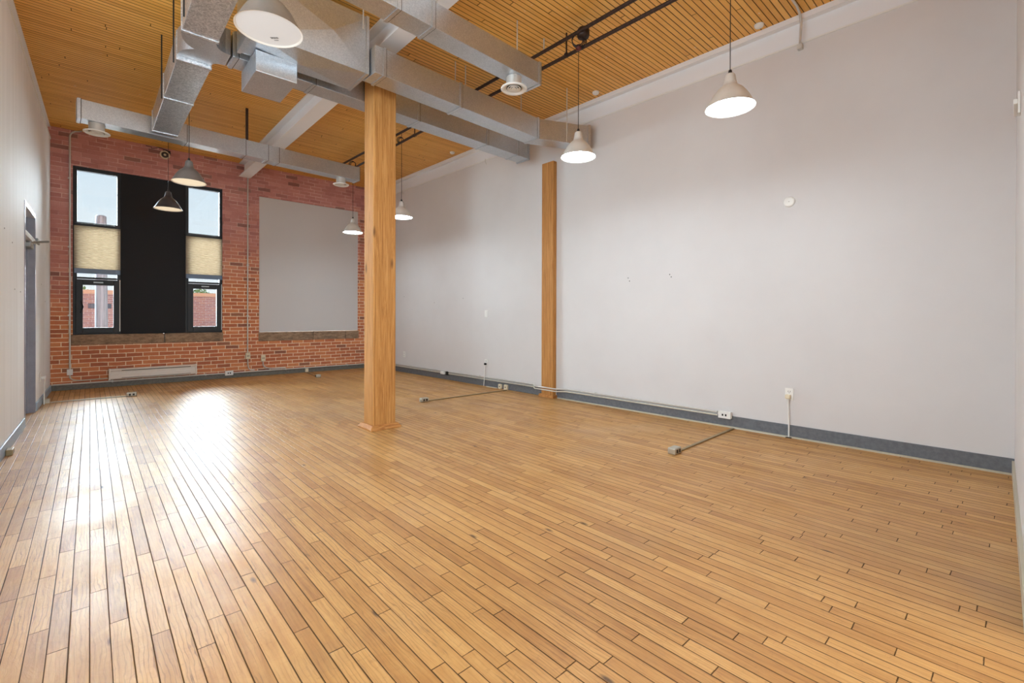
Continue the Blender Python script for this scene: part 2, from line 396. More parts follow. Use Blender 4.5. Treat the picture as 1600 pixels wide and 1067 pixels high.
# right wall
ZR = 3.905
def rw(b, y0, y1, z0, z1, o=0, t=.15): b.hexa([(XR(y0)-o,y0),(XR(y0)+t,y0),(XR(y1)+t,y1),(XR(y1)-o,y1)], z0, z1)
b = MB(); rw(b, YR, YB(5), 0, ZR); b.build('wall_right', 'wall', kind='structure')
b = MB(); rw(b, YR, YB(5), ZR+.006, CE, -.05); rw(b, YR, YB(5), CE-.055, CE, 0.015); rw(b, YR, YB(5), ZR+.004, ZR+.02, -.005); b.build('trim_3', 'steel', kind='structure')
b = MB(); rw(b, YR, YB(5), ZR-.010, ZR+.004, .010, 0.0); b.build('added_ledge_bead', 'white_plastic', kind='structure')  # white bead added to bring out the lit ledge line
# added unseen wall, keeps the sun out of the left wall opening
MB().box(-9.0, XL(5.6)-.16, 5.45, 5.75, -1.2, 6.5).build('wall_sun_blocker', 'brick_out', kind='structure')
# near wall stub and rear wall
def nw(b, x0, x1, z0, z1, o=0, t=.12): b.hexa([(x0,YN(x0)-t),(x1,YN(x1)-t),(x1,YN(x1)+o),(x0,YN(x0)+o)], z0, z1)
b = MB(); nw(b, 2.6, XR(0), 0, CE); b.build('wall_near', 'wall', kind='structure')
b = MB(); b.box(XL(YR), 0.0, YR-.12, YR, 0, CE); b.box(4.6, XR(YR), YR-.12, YR, 0, CE); b.box(0, 4.6, YR-.12, YR, 0, .75); b.box(0, 4.6, YR-.12, YR, 3.45, CE)
b.build('wall_rear', 'wall', kind='structure')
wn = thing('added_unseen_window', None, None, (2.3, YR-.06, .75), kind='structure')  # unseen window added to go with the rear fill light
b = MB()
for x in (0.02, 1.53, 3.07, 4.58): b.box(x-.02, x+.02, YR-.10, YR-.04, .77, 3.43)
b.box(.0, 4.6, YR-.10, YR-.04, .75, .79); b.box(.0, 4.6, YR-.10, YR-.04, 3.41, 3.45); b.box(.0, 4.6, YR-.10, YR-.04, 2.4, 2.44)
b.build('window_frame', 'black_frame', wn)  # frame of the added, unseen rear window
# brick wall
WX0, WX1, WZ0, WZ1 = -.205, 1.875, .885, 3.625     # window opening
PX0, PX1, PZ0, PZ1 = 2.506, 4.565, .872, 3.60      # blocked opening
def bw(b, x0, x1, z0, z1, o=0, t=.30): b.hexa([(x0,YB(x0)-o),(x1,YB(x1)-o),(x1,YB(x1)+t),(x0,YB(x0)+t)], z0, z1)
SZ = .715
b = MB()
x0, x1 = XL(10.3)-.15, XR(10.3)+.15
bw(b, x0, WX0-.02, 0, CE); bw(b, WX0-.02, WX1+.01, 0, SZ); bw(b, WX0-.02, WX0, WZ0, WZ1); bw(b, WX0-.02, WX1+.01, WZ1, CE)
bw(b, WX1, WX1+.01, WZ0, WZ1)
bw(b, WX1+.01, PX0-.01, 0, CE); bw(b, PX0-.01, PX1+.01, 0, .69); bw(b, PX0-.01, PX0, PZ0, PZ1); bw(b, PX1, PX1+.01, PZ0, PZ1)
bw(b, PX0-.01, PX1+.01, PZ1, CE); bw(b, PX1+.01, x1, 0, CE)
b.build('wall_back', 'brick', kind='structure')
# stone sills: long blocks with a mortar gap
b = MB()
for a, c in ((WX0-.02, .98), (.99, WX1+.01)): bw(b, a, c, SZ, WZ0, .012)
b.build('trim_5', 'stone', bevel=.008, kind='structure')
b = MB()
for a, c in ((PX0-.01, 3.55), (3.56, 4.26), (4.27, PX1+.01)): bw(b, a, c, .69, PZ0, .012)
b.build('trim_6', 'stone', bevel=.008, kind='structure')
# baseboards
b = MB()
for a, c in ((YR, DY0-.05), (DY1+.06, YB(0))): lw(b, a, c, 0, .105, .014, 0)
b.build('baseboard_left', 'base_left', bevel=.004, kind='structure')
b = MB()
for a, c in ((YN(5)+.0, 4.595), (4.86, YB(5)-.01)): rw(b, a, c, 0, .125, .014, 0)
b.build('baseboard_right', 'base_right', bevel=.003, kind='structure')
b = MB(); rw(b, YN(5)+.01, 4.57, 0, .014, .028, -.014); b.build('trim_7', 'shoe', kind='structure')
b = MB(); nw(b, 2.6, XR(0)-.015, 0, .11, .014, 0); b.build('baseboard_near', 'shoe', kind='structure')
b = MB(); bw(b, XL(10.3)+.014, XR(10.2)-.014, 0, .085, .014, 0); b.build('baseboard_back', 'base_back', bevel=.003, kind='structure')

# white infill panel filling the second opening
b = MB(); b.hexa([(PX0+.004,YB(PX0)+.02),(PX1-.004,YB(PX1)+.02),(PX1-.004,YB(PX1)+.06),(PX0+.004,YB(PX0)+.06)], PZ0+.002, PZ1-.002)
o = b.build('wall_panel', 'panel', bevel=.003)
tag(o, 'large pale grey panel filling the second brick opening, right of the windows', 'panel')
b = MB(); b.hexa([(.3885,YB(.4)+.015),(1.2905,YB(1.28)+.015),(1.2905,YB(1.28)+.15),(.3885,YB(.4)+.15)], WZ0+.002, WZ1-.004)
o = b.build('black_panel', 'black_panel', bevel=.003)
tag(o, 'tall matte black panel between the two windows in the brick wall', 'panel')

# ------------------------------------------------------------------ windows
def window(name, x0, x1, handle_left):
    yb = YB((x0+x1)/2)
    t = thing(name, None, None, ((x0+x1)/2, yb+.04, WZ0), kind='structure')
    f0, f1 = yb+.02, yb+.10
    b = MB(); wl = .050; wr = .048
    b.box(x0, x0+wl, f0, f1, WZ0, WZ1-.004); b.box(x1-wr, x1, f0, f1, WZ0, WZ1-.004)
    b.box(x0+wl, x1-wr, f0, f1, WZ1-.064, WZ1-.004); b.box(x0+wl, x1-wr, f0, f1, 2.655, 2.725); b.box(x0+wl, x1-wr, f0, f1, 1.80, 1.83)
    b.box(x0+wl, x1-wr, f0, f1, WZ0, WZ0+.02)
    b.build('window_frame', 'black_frame', t, bevel=.004)
    MB().box(x0+wl, x1-wr, yb+.065, yb+.07, 2.725, WZ1-.064).build('upper_glass', 'glass', t)
    MB().box(x0+wl, x1-wr, yb+.065, yb+.07, 1.83, 2.655).build('middle_glass', 'glass', t)
    a, c = x0+.035, x1-.02; g0, g1 = a+.085, c-.075
    b = MB(); s0, s1 = yb+.0, yb+.055
    b.box(a, g0, s0, s1, .905, 1.79); b.box(g1, c, s0, s1, .905, 1.79); b.box(g0, g1, s0, s1, .905, 1.0); b.box(g0, g1, s0, s1, 1.70, 1.79)
    sash = b.build('sash', 'black_frame', t, bevel=.004)
    MB().box(g0, g1, yb+.03, yb+.034, 1.0, 1.70).build('lower_glass', 'glass', t)
    MB().box(x1-.016, x1-.006, yb+.008, yb+.02, .93, 1.80).build('jamb_reflection', 'white_plastic', t)  # white strip standing in for light reflected on the right jamb
    b = MB(); b.box((g0+g1)/2-.06, (g0+g1)/2+.06, yb-.012, yb, 1.735, 1.755); b.build('latch', 'closer', sash)
    if handle_left:
        b = MB(); b.tube([(g0-.02, yb, 1.24), (g0-.015, yb-.03, 1.27), (g0+.005, yb-.035, 1.34), (g0-.015, yb-.03, 1.41), (g0-.02, yb, 1.44)], .008, 8)
        b.build('window_handle', 'cord', sash)
    return t
window('window_1', -.205, .388, True)
window('window_2', 1.291, 1.875, False)
def blind(x0, x1, label):
    yb = YB((x0+x1)/2); t = thing('cellular_blind', label, 'blind', ((x0+x1)/2, yb-.02, 1.89), 'cellular blinds in the windows')
    b = MB(); n = 37; z0, z1 = 1.965, 2.66
    vs = []; fs = []
    for i in range(2*n+1):
        z = z0+(z1-z0)*i/(2*n); o = .010 if i % 2 else 0
        vs += [(x0, yb-.012-o, z), (x1, yb-.012-o, z), (x0, yb+.004+o*.5, z), (x1, yb+.004+o*.5, z)]
    for i in range(2*n):
        k = 4*i; fs += [(k, k+1, k+5, k+4), (k+2, k+6, k+7, k+3), (k, k+4, k+6, k+2), (k+1, k+3, k+7, k+5)]
    fs += [(0, 2, 3, 1), (8*n, 8*n+1, 8*n+3, 8*n+2)]
    b.add(vs, fs); b.build('pleated_shade', 'blind', t)
    MB().box(x0, x1, yb-.028, yb+.006, 1.885, 1.965).build('bottom_rail', 'blue_rail', t, bevel=.006)['label'] = 'steel blue bottom rail'
    MB().box(x0, x1, yb-.026, yb+.006, 2.66, 2.70).build('top_rail', 'black_frame', t, bevel=.004)
blind(-.19, .383, 'beige pleated cellular blind half down in the left window')
blind(1.296, 1.868, 'beige pleated cellular blind half down in the right window')

# ------------------------------------------------------------------ door in the left wall
def dbox(b, y0, y1, z0, z1, a, c):      # a,c offsets in x from the wall face (positive into the room)
    b.hexa([(XL(y0)+a,y0),(XL(y0)+c,y0),(XL(y1)+c,y1),(XL(y1)+a,y1)], z0, z1)
d = thing('door_1', None, None, (XL(7.7)-.07, 7.7, 0), kind='structure')
b = MB()
dbox(b, DY0+.001, DY0+.045, 0, DZ-.001, -.149, .006); dbox(b, DY1-.045, DY1-.001, 0, DZ-.001, -.149, .006)
dbox(b, DY1-.065, DY1-.045, 0, DZ-.03, -.149, -.055)
b.build('door_jamb', 'door_paint', d, bevel=.002)
b = MB(); dbox(b, DY0+.045, DY1-.045, DZ-.046, DZ-.002, -.149, .006); dbox(b, DY0+.045, DY1-.045, 2.075, 2.13, -.149, .006); b.build('door_head', 'door_white', d, bevel=.002)
b = MB(); dbox(b, DY0+.05, DY1-.066, .008, 2.07, -.12, -.075); leaf = b.build('door_leaf', 'door_paint', d, bevel=.002)
b = MB(); dbox(b, DY0+.048, DY1-.048, 2.132, DZ-.048, -.10, -.09); b.build('transom_glass', 'door_glass', d)
b = MB(); b.tube([(XL(7.35)-.075, 7.35, 1.0), (XL(7.35)-.02, 7.35, 1.0), (XL(7.35)-.02, 7.47, 1.0)], .01, 8); b.build('door_handle', 'closer', leaf)
b = MB(); lw(b, DY0-.035, DY0+.003, 0, DZ+.03, .008, 0); lw(b, DY1-.003, DY1+.018, 0, DZ+.03, .008, 0); lw(b, DY0-.03, DY1+.018, DZ, DZ+.03, .008, 0)
t = thing('door_closer', 'aluminium door closer projecting above the doorway in the left wall', 'door closer', (XL(7.9)+.006, 7.9, 2.02))
b = MB(); dbox(b, 7.82, 8.10, 2.0, 2.06, -.075, .0); b.build('closer_body', 'closer', t, bevel=.01)
b = MB(); b.tube([(XL(7.95)-.02, 7.95, 2.07), (XL(7.95)+.13, 8.02, 2.10)], .013, 8); b.tube([(XL(7.95)+.13, 8.02, 2.10), (XL(7.95)+.02, 8.3, 2.12)], .013, 8)
b.build('closer_arm', 'closer', t)
b = MB(); dbox(b, 8.16, 8.40, 2.09, 2.15, .007, .03); b.build('bracket', 'closer', t, bevel=.004)

# ------------------------------------------------------------------ steel beam
t = thing('steel_beam', 'long white steel I-beam running under the plank ceiling to the brick wall', 'beam', (2.25, 3.65, 3.92))
by0, by1 = -4.99, 10.27
MB().box(2.150, 2.345, by0, by1, 3.92, 3.937).build('bottom_flange', 'steel', t)
MB().box(2.240, 2.252, by0, by1, 3.937, 4.166).build('web', 'steel', t)
MB().box(2.150, 2.345, by0, by1, 4.166, 4.182).build('top_flange', 'steel', t)

# ------------------------------------------------------------------ timber posts
t = thing('timber_post', 'freestanding square timber post in the middle of the floor', 'post', (2.325, 4.675, 0))
MB().box(2.195, 2.455, 4.562, 4.79, .035, 3.919).build('post_shaft', 'post', t, bevel=.012)
b = MB(); v0 = [(2.150,4.515),(2.50,4.515),(2.50,4.835),(2.150,4.835)]; v1 = [(2.178,4.545),(2.472,4.545),(2.472,4.807),(2.178,4.807)]
b.hexa(v0, 0, .018)
b.add([(x,y,.018) for x,y in v0]+[(x,y,.05) for x,y in v1], [(0,1,5,4),(1,2,6,5),(2,3,7,6),(3,0,4,7),(4,5,6,7)])
b.build('plinth', 'plinth', t, bevel=.004)
xw = XR(4.72)
t = thing('timber_post', 'slimmer timber post standing against the grey wall', 'post', (xw-.05, 4.725, 0))
MB().hexa([(xw-.075,4.61),(XR(4.61)-.001,4.61),(XR(4.84)-.001,4.84),(xw-.078,4.84)], .03, 3.49).build('post_shaft', 'post', t, bevel=.008)
MB().hexa([(xw-.105,4.58),(XR(4.58)-.001,4.58),(XR(4.87)-.001,4.87),(xw-.108,4.87)], 0, .045).build('plinth', 'plinth', t, bevel=.006)

# ------------------------------------------------------------------ ducts
def oduct(b, p, q, wid, z0, z1):      # box whose camera-side face runs p->q in plan, width to the left of travel
    p, q = Vector((*p, 0)), Vector((*q, 0)); d = (q-p).normalized(); n = Vector((-d.y, d.x, 0))*wid
    pl = [(p.x,p.y),(q.x,q.y),((q+n).x,(q+n).y),((p+n).x,(p+n).y)]
    b.hexa(pl, z0, z1); return b
def collars(t, p, q, wid, z0, z1, at, mat='duct', g=.007, wd=.03):
    P, Q = Vector((*p, 0)), Vector((*q, 0)); L = (Q-P).length; d = (Q-P)/L; n = Vector((-d.y, d.x, 0))
    for s in at:
        a = P+d*(s-wd/2)-n*g; c = P+d*(s+wd/2)-n*g
        b = MB(); oduct(b, (a.x,a.y), (c.x,c.y), wid+2*g, z0-g, z1+g); b.build('seam_collar', mat, t)
        g2 = .003; a = P+d*(s+wd/2)-n*g2; c = P+d*(s+wd/2+.007)-n*g2
        b = MB(); oduct(b, (a.x,a.y), (c.x,c.y), wid+2*g2, z0-g2, z1+g2); b.build('joint_line', 'joint', t)
def rods(t, pts, r=.006, zt=CE):
    for x, y, z in pts:
        MB().tube([(x, y, z), (x, y, zt)], r, 8).build('hanger_rod', 'conduit', t)
def diffuser(t, x, y, z, r=.125):
    b = MB(); b.lathe([(.075, z), (.075, z-.10)], (x, y, 0)); b.lathe([(.078, z-.004), (.078, z-.014)], (x, y, 0))
    nk = b.build('vent_neck', 'conduit', t)
    b = MB(); b.lathe([(r, z-.10), (r+.002, z-.106), (r-.01, z-.116), (.09, z-.104), (.085, z-.09), (.075, z-.09)], (x, y, 0))
    b.build('vent_ring', 'white_plastic', t)
    b = MB()
    for rr in (.066, .044, .022): b.lathe([(rr-.014, z-.088), (rr, z-.106), (rr-.003, z-.109), (rr-.018, z-.090)], (x, y, 0))
    b.build('vent_cone', 'white_plastic', t)
    b = MB(); b.lathe([(.0, z-.07), (.075, z-.07)], (x, y, 0)); b.build('vent_throat', 'slot', t)

K = .040
# trunk plenum with cross-broken panel and drop box
t = thing('plenum_duct', 'largest dark sheet-metal duct box, overhead left of the timber post', 'duct', (1.46, 4.4, 3.5))
b = MB()
x0, x1, y0, y1, z0, z1 = .955, 1.965, 4.185, 4.62, 3.5, 4.05
b.box(x0, x1, y0+.014, y1, z0+.012, z1)
mx_, mz_ = 1.62, 3.78
b.add([(x0,y0+.014,z0+.012),(x1,y0+.014,z0+.012),(x1,y0+.014,z1),(x0,y0+.014,z1),(mx_,y0-.012,mz_)], [(0,1,4),(1,2,4),(2,3,4),(3,0,4)])
b.add([(x0,y0+.014,z0+.012),(x1,y0+.014,z0+.012),(x1,y1,z0+.012),(x0,y1,z0+.012),(1.45,4.42,z0-.014)], [(0,1,4),(1,2,4),(2,3,4),(3,0,4)])
b.build('plenum_body', 'duct', t)
for xx in (x0, x1-.02): MB().box(xx-.004, xx+.024, y0+.004, y1+.006, z0+.004, z1+.006).build('seam_collar', 'duct', t)
b = MB(); b.box(1.055, 1.395, 4.44, 4.955, 3.315, 3.498); b.build('drop_box', 'duct', t, bevel=.004)
b = MB(); b.box(1.08, 1.37, 4.626, 4.755, 3.498, 3.70); b.build('connector', 'duct', t)
rods(t, [(1.0, 4.17, 3.9), (1.9, 4.17, 3.9)])

# main duct D
t = thing('supply_duct', 'long rectangular duct from the plenum to the grey wall, ending in a kinked elbow', 'duct', (3.2, 4.25, 3.5))
def YD(x): return 4.106+K*(x-2.08)
p, q = (1.985, YD(1.985)), (4.30, YD(4.30)); wd = .235; z0, z1 = 3.5, 3.762
oduct(MB(), p, q, wd, z0, z1).build('duct_body', 'duct', t, bevel=.004)
d_ = Vector((q[0]-p[0], q[1]-p[1], 0)).normalized(); n_ = Vector((-d_.y, d_.x, 0))
e1 = (4.955, 3.905); dv = (Vector((e1[0], e1[1], 0))-Vector((q[0], q[1], 0))).normalized(); nv = Vector((-dv.y, dv.x, 0))
qb = Vector((q[0], q[1], 0))+n_*wd; eb = Vector((5.075, 4.11, 0))
MB().hexa([q, e1, (eb.x, eb.y), (qb.x, qb.y)], z0, z1).build('elbow', 'duct', t, bevel=.004)
b = MB(); g = .012
b.hexa([(e1[0]-dv.x*.02-nv.x*g, e1[1]-dv.y*.02-nv.y*g), (e1[0]+.014-nv.x*g, e1[1]-.01-nv.y*g), (eb.x+.014, eb.y+.012), (eb.x-dv.x*.03, eb.y+.02)], z0-.01, z1+.01)
b.build('end_cap', 'duct', t)
collars(t, p, q, wd, z0, z1, [.10, 1.03, 2.29])
rods(t, [(3.16, 4.46, 3.6), (3.30, 4.45, 3.6), (4.25, 4.49, 3.6), (4.60, 3.99, 3.49)])

# duct E with the two-way collar
t = thing('supply_duct', 'long low duct passing behind the timber post to the grey wall', 'duct', (2.9, 4.9, 3.53))
def YE(x): return 4.765+.035*(x-.9)
z0, z1 = 3.53, 3.755; wd = .235
p, q = (.948, YE(.948)), (4.80, YE(4.80))
oduct(MB(), p, q, wd, z0, z1).build('duct_body', 'duct', t, bevel=.004)
collars(t, p, q, wd, z0, z1, [.03, .72, 1.95, 3.04, 3.62])
collars(t, (4.78, YE(4.78)), q, wd, z0, z1, [.012], g=.014)
rods(t, [(1.75, 4.90, 3.6), (3.56, 4.96, 3.6), (4.5, 5.02, 3.6)])
# two-way collar fitting
t = thing('duct_fitting', 'smooth two-way duct collar with curved shoulders joining the upper left ducts', 'duct fitting', (.75, 4.84, 3.53))
pl = []
pl += [(x, y) for x, y, z in bez((.795, 4.60, 0), (.80, 4.76, 0), (.93, 4.765, 0), 6)]
pl += [(x, y) for x, y, z in bez((.93, 4.995, 0), (.835, 5.0, 0), (.835, 5.08, 0), 6)]
pl += [(x, y) for x, y, z in bez((.575, 5.08, 0), (.58, 4.93, 0), (.675, 4.87, 0), 8)]
pl += [(x, y) for x, y, z in bez((.675, 4.87, 0), (.555, 4.80, 0), (.55, 4.60, 0), 8)][1:]
MB().hexa(pl, 3.53, 3.755).build('collar_body', 'duct', t)
# A: two arms
def arm(p0, y0, y1, x0, x1, z0, z1, label, segs, rodp):
    t = thing('branch_duct', label, 'duct', ((x0+x1)/2, (y0+y1)/2, z0))
    MB().box(x0, x1, y0, y1, z0, z1).build('duct_body', 'duct_spangle', t, bevel=.004)
    for s in segs:
        g = .006; MB().box(x0-g, x1+g, s-.015, s+.015, z0-g, z1+g).build('seam_collar', 'duct_spangle', t)
        g = .003; MB().box(x0-g, x1+g, s+.015, s+.024, z0-g, z1+g).build('joint_line', 'joint', t)
    for x, y in rodp: MB().box(x-.006, x+.006, y-.002, y+.002, z0, CE).build('hanger_strap', 'slot', t)  # black straps that also draw the edge shadows along the duct
arm(0, 5.085, 7.365, .575, .835, 3.505, 3.755, 'speckled galvanised duct running from the curved collar to the far cross duct', [5.11, 6.11, 7.3], [(.562, 5.2), (.562, 6.15)])
arm(0, 2.86, 4.595, .548, .800, 3.505, 3.755, 'speckled galvanised duct running toward the camera from the curved collar', [4.57, 3.6], [(.535, 4.35)])
# B: far cross duct
t = thing('cross_duct', 'slim cross duct near the brick wall with a round vent at each end', 'duct', (1.6, 7.55, 3.5))
def YBd(x): return 7.385+.052*x
p, q = (-.115, YBd(-.115)), (3.39, YBd(3.39)); wd = .20; z0, z1 = 3.5, 3.725
oduct(MB(), p, q, wd, z0, z1).build('duct_body', 'duct', t, bevel=.004)
collars(t, p, q, wd, z0, z1, [.02, 1.05, 1.75, 2.05, 2.2, 3.49], g=.005)
diffuser(t, .06, YBd(.06)+.10, 3.5); diffuser(t, 3.10, YBd(3.1)+.10, 3.5)
MB().box(1.65, 1.685, 7.49, 7.50, 3.60, CE).build('hanger_strap', 'black_pipe', t)
# C: upper duct
t = thing('supply_duct', 'nearest overhead duct, cut by the top of the frame, round vent at its right end', 'duct', (2.2, 3.25, 3.5))
def YC(x): return 3.150+.043*(x-2.03)
p, q = (.81, YC(.81)), (3.300, YC(3.3)); wd = .20; z0, z1 = 3.5, 3.71
oduct(MB(), p, q, wd, z0, z1).build('duct_body', 'duct', t, bevel=.004)
collars(t, p, q, wd, z0, z1, [.9, 1.21, 2.48])
diffuser(t, 3.02, YC(3.02)+.10, 3.5)
rods(t, [(3.18, 3.42, 3.6), (2.2, 3.38, 3.6)])

# ------------------------------------------------------------------ ceiling pipes
def pipe(pts, r, label, extra=None):
    m = [sum(c)/len(pts) for c in zip(*pts)]
    t = thing('ceiling_pipe', label, 'pipe', tuple(pts[0])); MB().tube(pts, r, 10).build('pipe_run', 'black_pipe', t)
    return t
t = pipe([(3.625, -4.9, 4.05), (3.61, 3.2, 4.05), (3.57, 6.3, 4.05), (3.50, 8.6, 4.05)], .019, 'dark iron pipe close under the ceiling, the left one of the pair')
MB().lathe([(0, 4.01), (.055, 4.012), (.062, 4.03), (.062, 4.08), (.05, 4.10), (0, 4.10)], (3.67, 2.97, 0), 20).build('junction_box', 'black_pipe', t)
for y in (.9, 3.45, 6.2): MB().tube([(3.60, y, 4.05), (3.60, y, CE)], .008, 8).build('pipe_hanger', 'conduit', t)
t2 = pipe([(3.76, -4.9, 3.95), (3.74, 2.1, 3.95), (3.69, 4.2, 3.95), (3.64, 6.3, 3.95), (3.62, 8.5, 3.95)], .019, 'dark iron pipe hung slightly lower, the right one of the pair')
for y in (.9, 3.22, 6.2):
    xx = 3.76-.018*y if y < 5 else 3.645
    b = MB(); b.tube([(xx, y, 3.95), (xx, y, CE)], .008, 8); b.lathe([(.026, -.012), (.026, .012)], (xx, y, 3.95), 16, 'Y'); b.build('pipe_hanger', 'black_pipe', t2)

# ------------------------------------------------------------------ pendants
prof_out = [(.012,.262),(.028,.258),(.036,.248),(.044,.20),(.052,.170),(.060,.165),(.068,.157),(.091,.138),(.119,.103),(.140,.066),(.157,.032),(.174,.004),(.177,.0)]
prof_in = [(.1768,0),(.172,.001),(.149,.030),(.130,.062),(.108,.097),(.084,.131),(.056,.152),(.0,.160)]
gp = 'aluminium pendant lamps hanging from long cords'
b = MB().lathe(prof_out); shade0 = b.build('lamp_shade', 'aluminium'); C.objects.unlink(shade0)
b = MB().lathe(prof_in); inner0 = b.build('shade_lining', 'shade_inner'); C.objects.unlink(inner0)
b = MB().lathe([(0, .006), (.12, .006), (.1715, .008)]); diff0 = b.build('diffuser', 'lamp_white'); C.objects.unlink(diff0)
b = MB().lathe([(.012,.262),(.014,.275),(.010,.29),(.0,.292)], n=16); cap0 = b.build('cord_grip', 'cord'); C.objects.unlink(cap0)
def pendant(x, y, z, label, diffmat, ztop=CE, xt=None, yt=None, lab=False, dark=None):
    t = thing('pendant_lamp', label, 'lamp', (x, y, z), gp)
    for s in (shade0, inner0, diff0, cap0):
        c = s.copy(); c.parent = t; C.objects.link(c)
        if s is shade0 and dark:
            c.data = shade0.data.copy(); c.data.materials[0] = M[dark]
        if s is diff0:
            c.data = diff0.data.copy(); c.data.materials[0] = M[diffmat]
    pts = [(x, y, z+.29), (x, y, ztop)]
    MB().tube(pts, .0035, 6).build('cord', 'cord', t)
    if lab:
        b = MB(); ca, sa = math.cos(-YAW), math.sin(-YAW)
        def q(u, v, w_, h_):
            cs = [(u-w_/2, v-h_/2), (u+w_/2, v-h_/2), (u+w_/2, v+h_/2), (u-w_/2, v+h_/2)]
            P = [(x+a*ca-c_*sa, y+a*sa+c_*ca) for a, c_ in cs]
            b.add([(px_, py_, z+.0045) for px_, py_ in P], [(0, 1, 2, 3)])
        random.seed(3)
        for v in (.075, .081, .087):
            u = -.032
            while u < .012:
                wl = random.uniform(.003, .006); q(u, v, wl, .0046); u += wl+.0015
        for v in (.102, .107):
            u = -.022
            while u < .0: wl = random.uniform(.002, .005); q(u, v, wl, .0036); u += wl+.002
        b.build('printed_label', 'label_ink', t)
    return t
pendant(.758, 2.90, 2.835, 'pendant lamp nearest the camera at top left with a printed label inside', 'lamp_dim', 3.502, lab=True, dark='aluminium_grey')
pendant(3.60, 1.49, 2.79, 'bright white pendant lamp nearest on the right, in front of the grey wall', 'lamp_white', 4.045)
pendant(3.67, 3.03, 2.82, 'lit white pendant lamp hanging in front of the end of the kinked duct', 'lamp_white', 3.902)
pendant(3.70, 6.70, 2.785, 'lit pendant lamp just right of the freestanding timber post', 'lamp_white', CE)
pendant(3.60, 8.33, 2.745, 'small far pendant lamp in front of the pale grey panel', 'lamp_white', 3.95)
pendant(.872, 6.67, 2.785, 'higher of the two left pendant lamps, overlapping the right window', 'lamp_warm', CE, dark='aluminium_grey')
pendant(.857, 8.50, 2.775, 'darker and lower of the two left pendant lamps, in front of the black panel', 'lamp_warm', CE, dark='aluminium_dark')
# coil of spare cord where the second lamp hangs
t = thing('cord_coil', 'loops of spare dark cord tied to the pipe above the second white pendant lamp', 'cord', (3.655, 3.02, 3.95))
b = MB()
for j in range(4):
    r = .055+.006*j; a0 = .3*j
    pts = [(3.655+.010*j-.015+r*math.cos(a)*.74, 3.02-r*math.cos(a)*.67, 3.995+r*math.sin(a)) for a in [a0+2*math.pi*i/24 for i in range(25)]]
    b.tube(pts, .005, 6)
b.build('coil', 'cord', t)
MB().lathe([(0,-.03),(.028,-.02),(.032,0),(.022,.025),(0,.03)], (3.67, 3.03, 3.935), 14).build('tie_knot', 'red_plastic', t)
for (x, y, z, s, lb) in ((3.63, 6.62, 3.99, .05, 'small dark cord loop on the pipes beyond the timber post'), (3.55, 8.25, 3.98, .06, 'tangled dark cord on the pipes above the far cross duct')):
    b = MB()
    for j in range(3):
        r = s-.006*j; pts = [(x+.01*j+r*math.cos(a)*.74, y-r*math.cos(a)*.67, z+r*math.sin(a)) for a in [2*math.pi*i/20 for i in range(21)]]; b.tube(pts, .005, 6)
    tag(b.build('cord_coil', 'cord'), lb, 'cord')

# ------------------------------------------------------------------ ceiling fittings
def smoke(x, y, label):
    t = thing('ceiling_detector', label, 'detector', (x, y, CE))
    MB().lathe([(0, CE-.035), (.024, CE-.033), (.040, CE-.024), (.045, CE-.01), (.045, CE-.001)], (x, y, 0), 28).build('detector_body', 'white_plastic', t)
smoke(5.04, 1.80, 'round white ceiling detector beside the wall beam at top right')
smoke(4.96, 3.80, 'round white ceiling detector above the elbow end of the duct')
smoke(4.86, 6.95, 'small white ceiling detector beside the wall beam, right of the timber post')
smoke(2.05, 6.3, 'small white ceiling detector left of the steel beam')
t = thing('ceiling_conduit', 'short grey conduit bending from the ceiling down over the wall beam at top right', 'conduit', (5.1, 1.46, CE))
xw = XR(1.5)-.032
b = MB(); b.tube([(4.5, 1.44, CE-.014), (4.98, 1.44, CE-.014)]+[(xw-.10+.10*math.sin(a), 1.45, CE-.014-.10+.10*math.cos(a)) for a in (0.2, .5, .8, 1.1, 1.4, 1.57)]+[(xw, 1.46, 3.88)], .011, 8); b.build('conduit_run', 'conduit', t)
MB().box(xw-.02, XR(1.46)-.001, 1.44, 1.48, 3.83, 3.875).build('conduit_clip', 'conduit', t)
for (y, lb) in ((6.2, 'small dark hook at the wall top under the low duct end'), (8.95, 'small hook at the wall top beyond the timber post')):
    x = XR(y); b = MB(); b.tube([(x-.001, y, 3.82), (x-.03, y, 3.86), (x-.05, y-.03, 3.90), (x-.07, y-.06, 3.87)], .006, 6)
    tag(b.build('wall_hook', 'conduit'), lb, 'hook')

# ------------------------------------------------------------------ electrical on the right wall
def plate(t, x, y, z, w_, h_, mat, slots=True, th=.008):
    X0 = XR(y)-.0005
    p = MB().hexa([(X0-th, y-w_/2), (X0, y-w_/2), (X0, y+w_/2), (X0-th, y+w_/2)], z-h_/2, z+h_/2).build('cover_plate', mat, t, bevel=.002)
    return p
def outlet_wall(y, z, label, name='wall_outlet', cat='outlet', slots=True, w_=.075, h_=.118):
    t = thing(name, label, cat, (XR(y), y, z)); p = plate(t, 0, y, z, w_, h_, 'white_plastic')
    x = XR(y)-.0088
    if slots:
        b = MB()
        for dz in (.026, -.026):
            for dy in (-.009, .009): b.box(x-.0015, x, y+dy-.002, y+dy+.002, z+dz-.006, z+dz+.008)
            b.box(x-.0015, x, y-.003, y+.003, z+dz-.016, z+dz-.011)
        pieces(b, 'socket_slot', 'slot', t)
    return t
y, z = 1.548, .432
outlet_wall(y, z, 'white wall outlet with a plug in it, nearest on the grey wall')
t = thing('plug_cord', 'white plug and raceway dropping from the nearest wall outlet to the floor', 'cord', (XR(y), y, 0))
x = XR(y)
MB().hexa([(x-.05,y-.018),(x-.0115,y-.018),(x-.0115,y+.028),(x-.05,y+.028)], .388, .430).build('plug', 'ivory_plastic', t, bevel=.008)
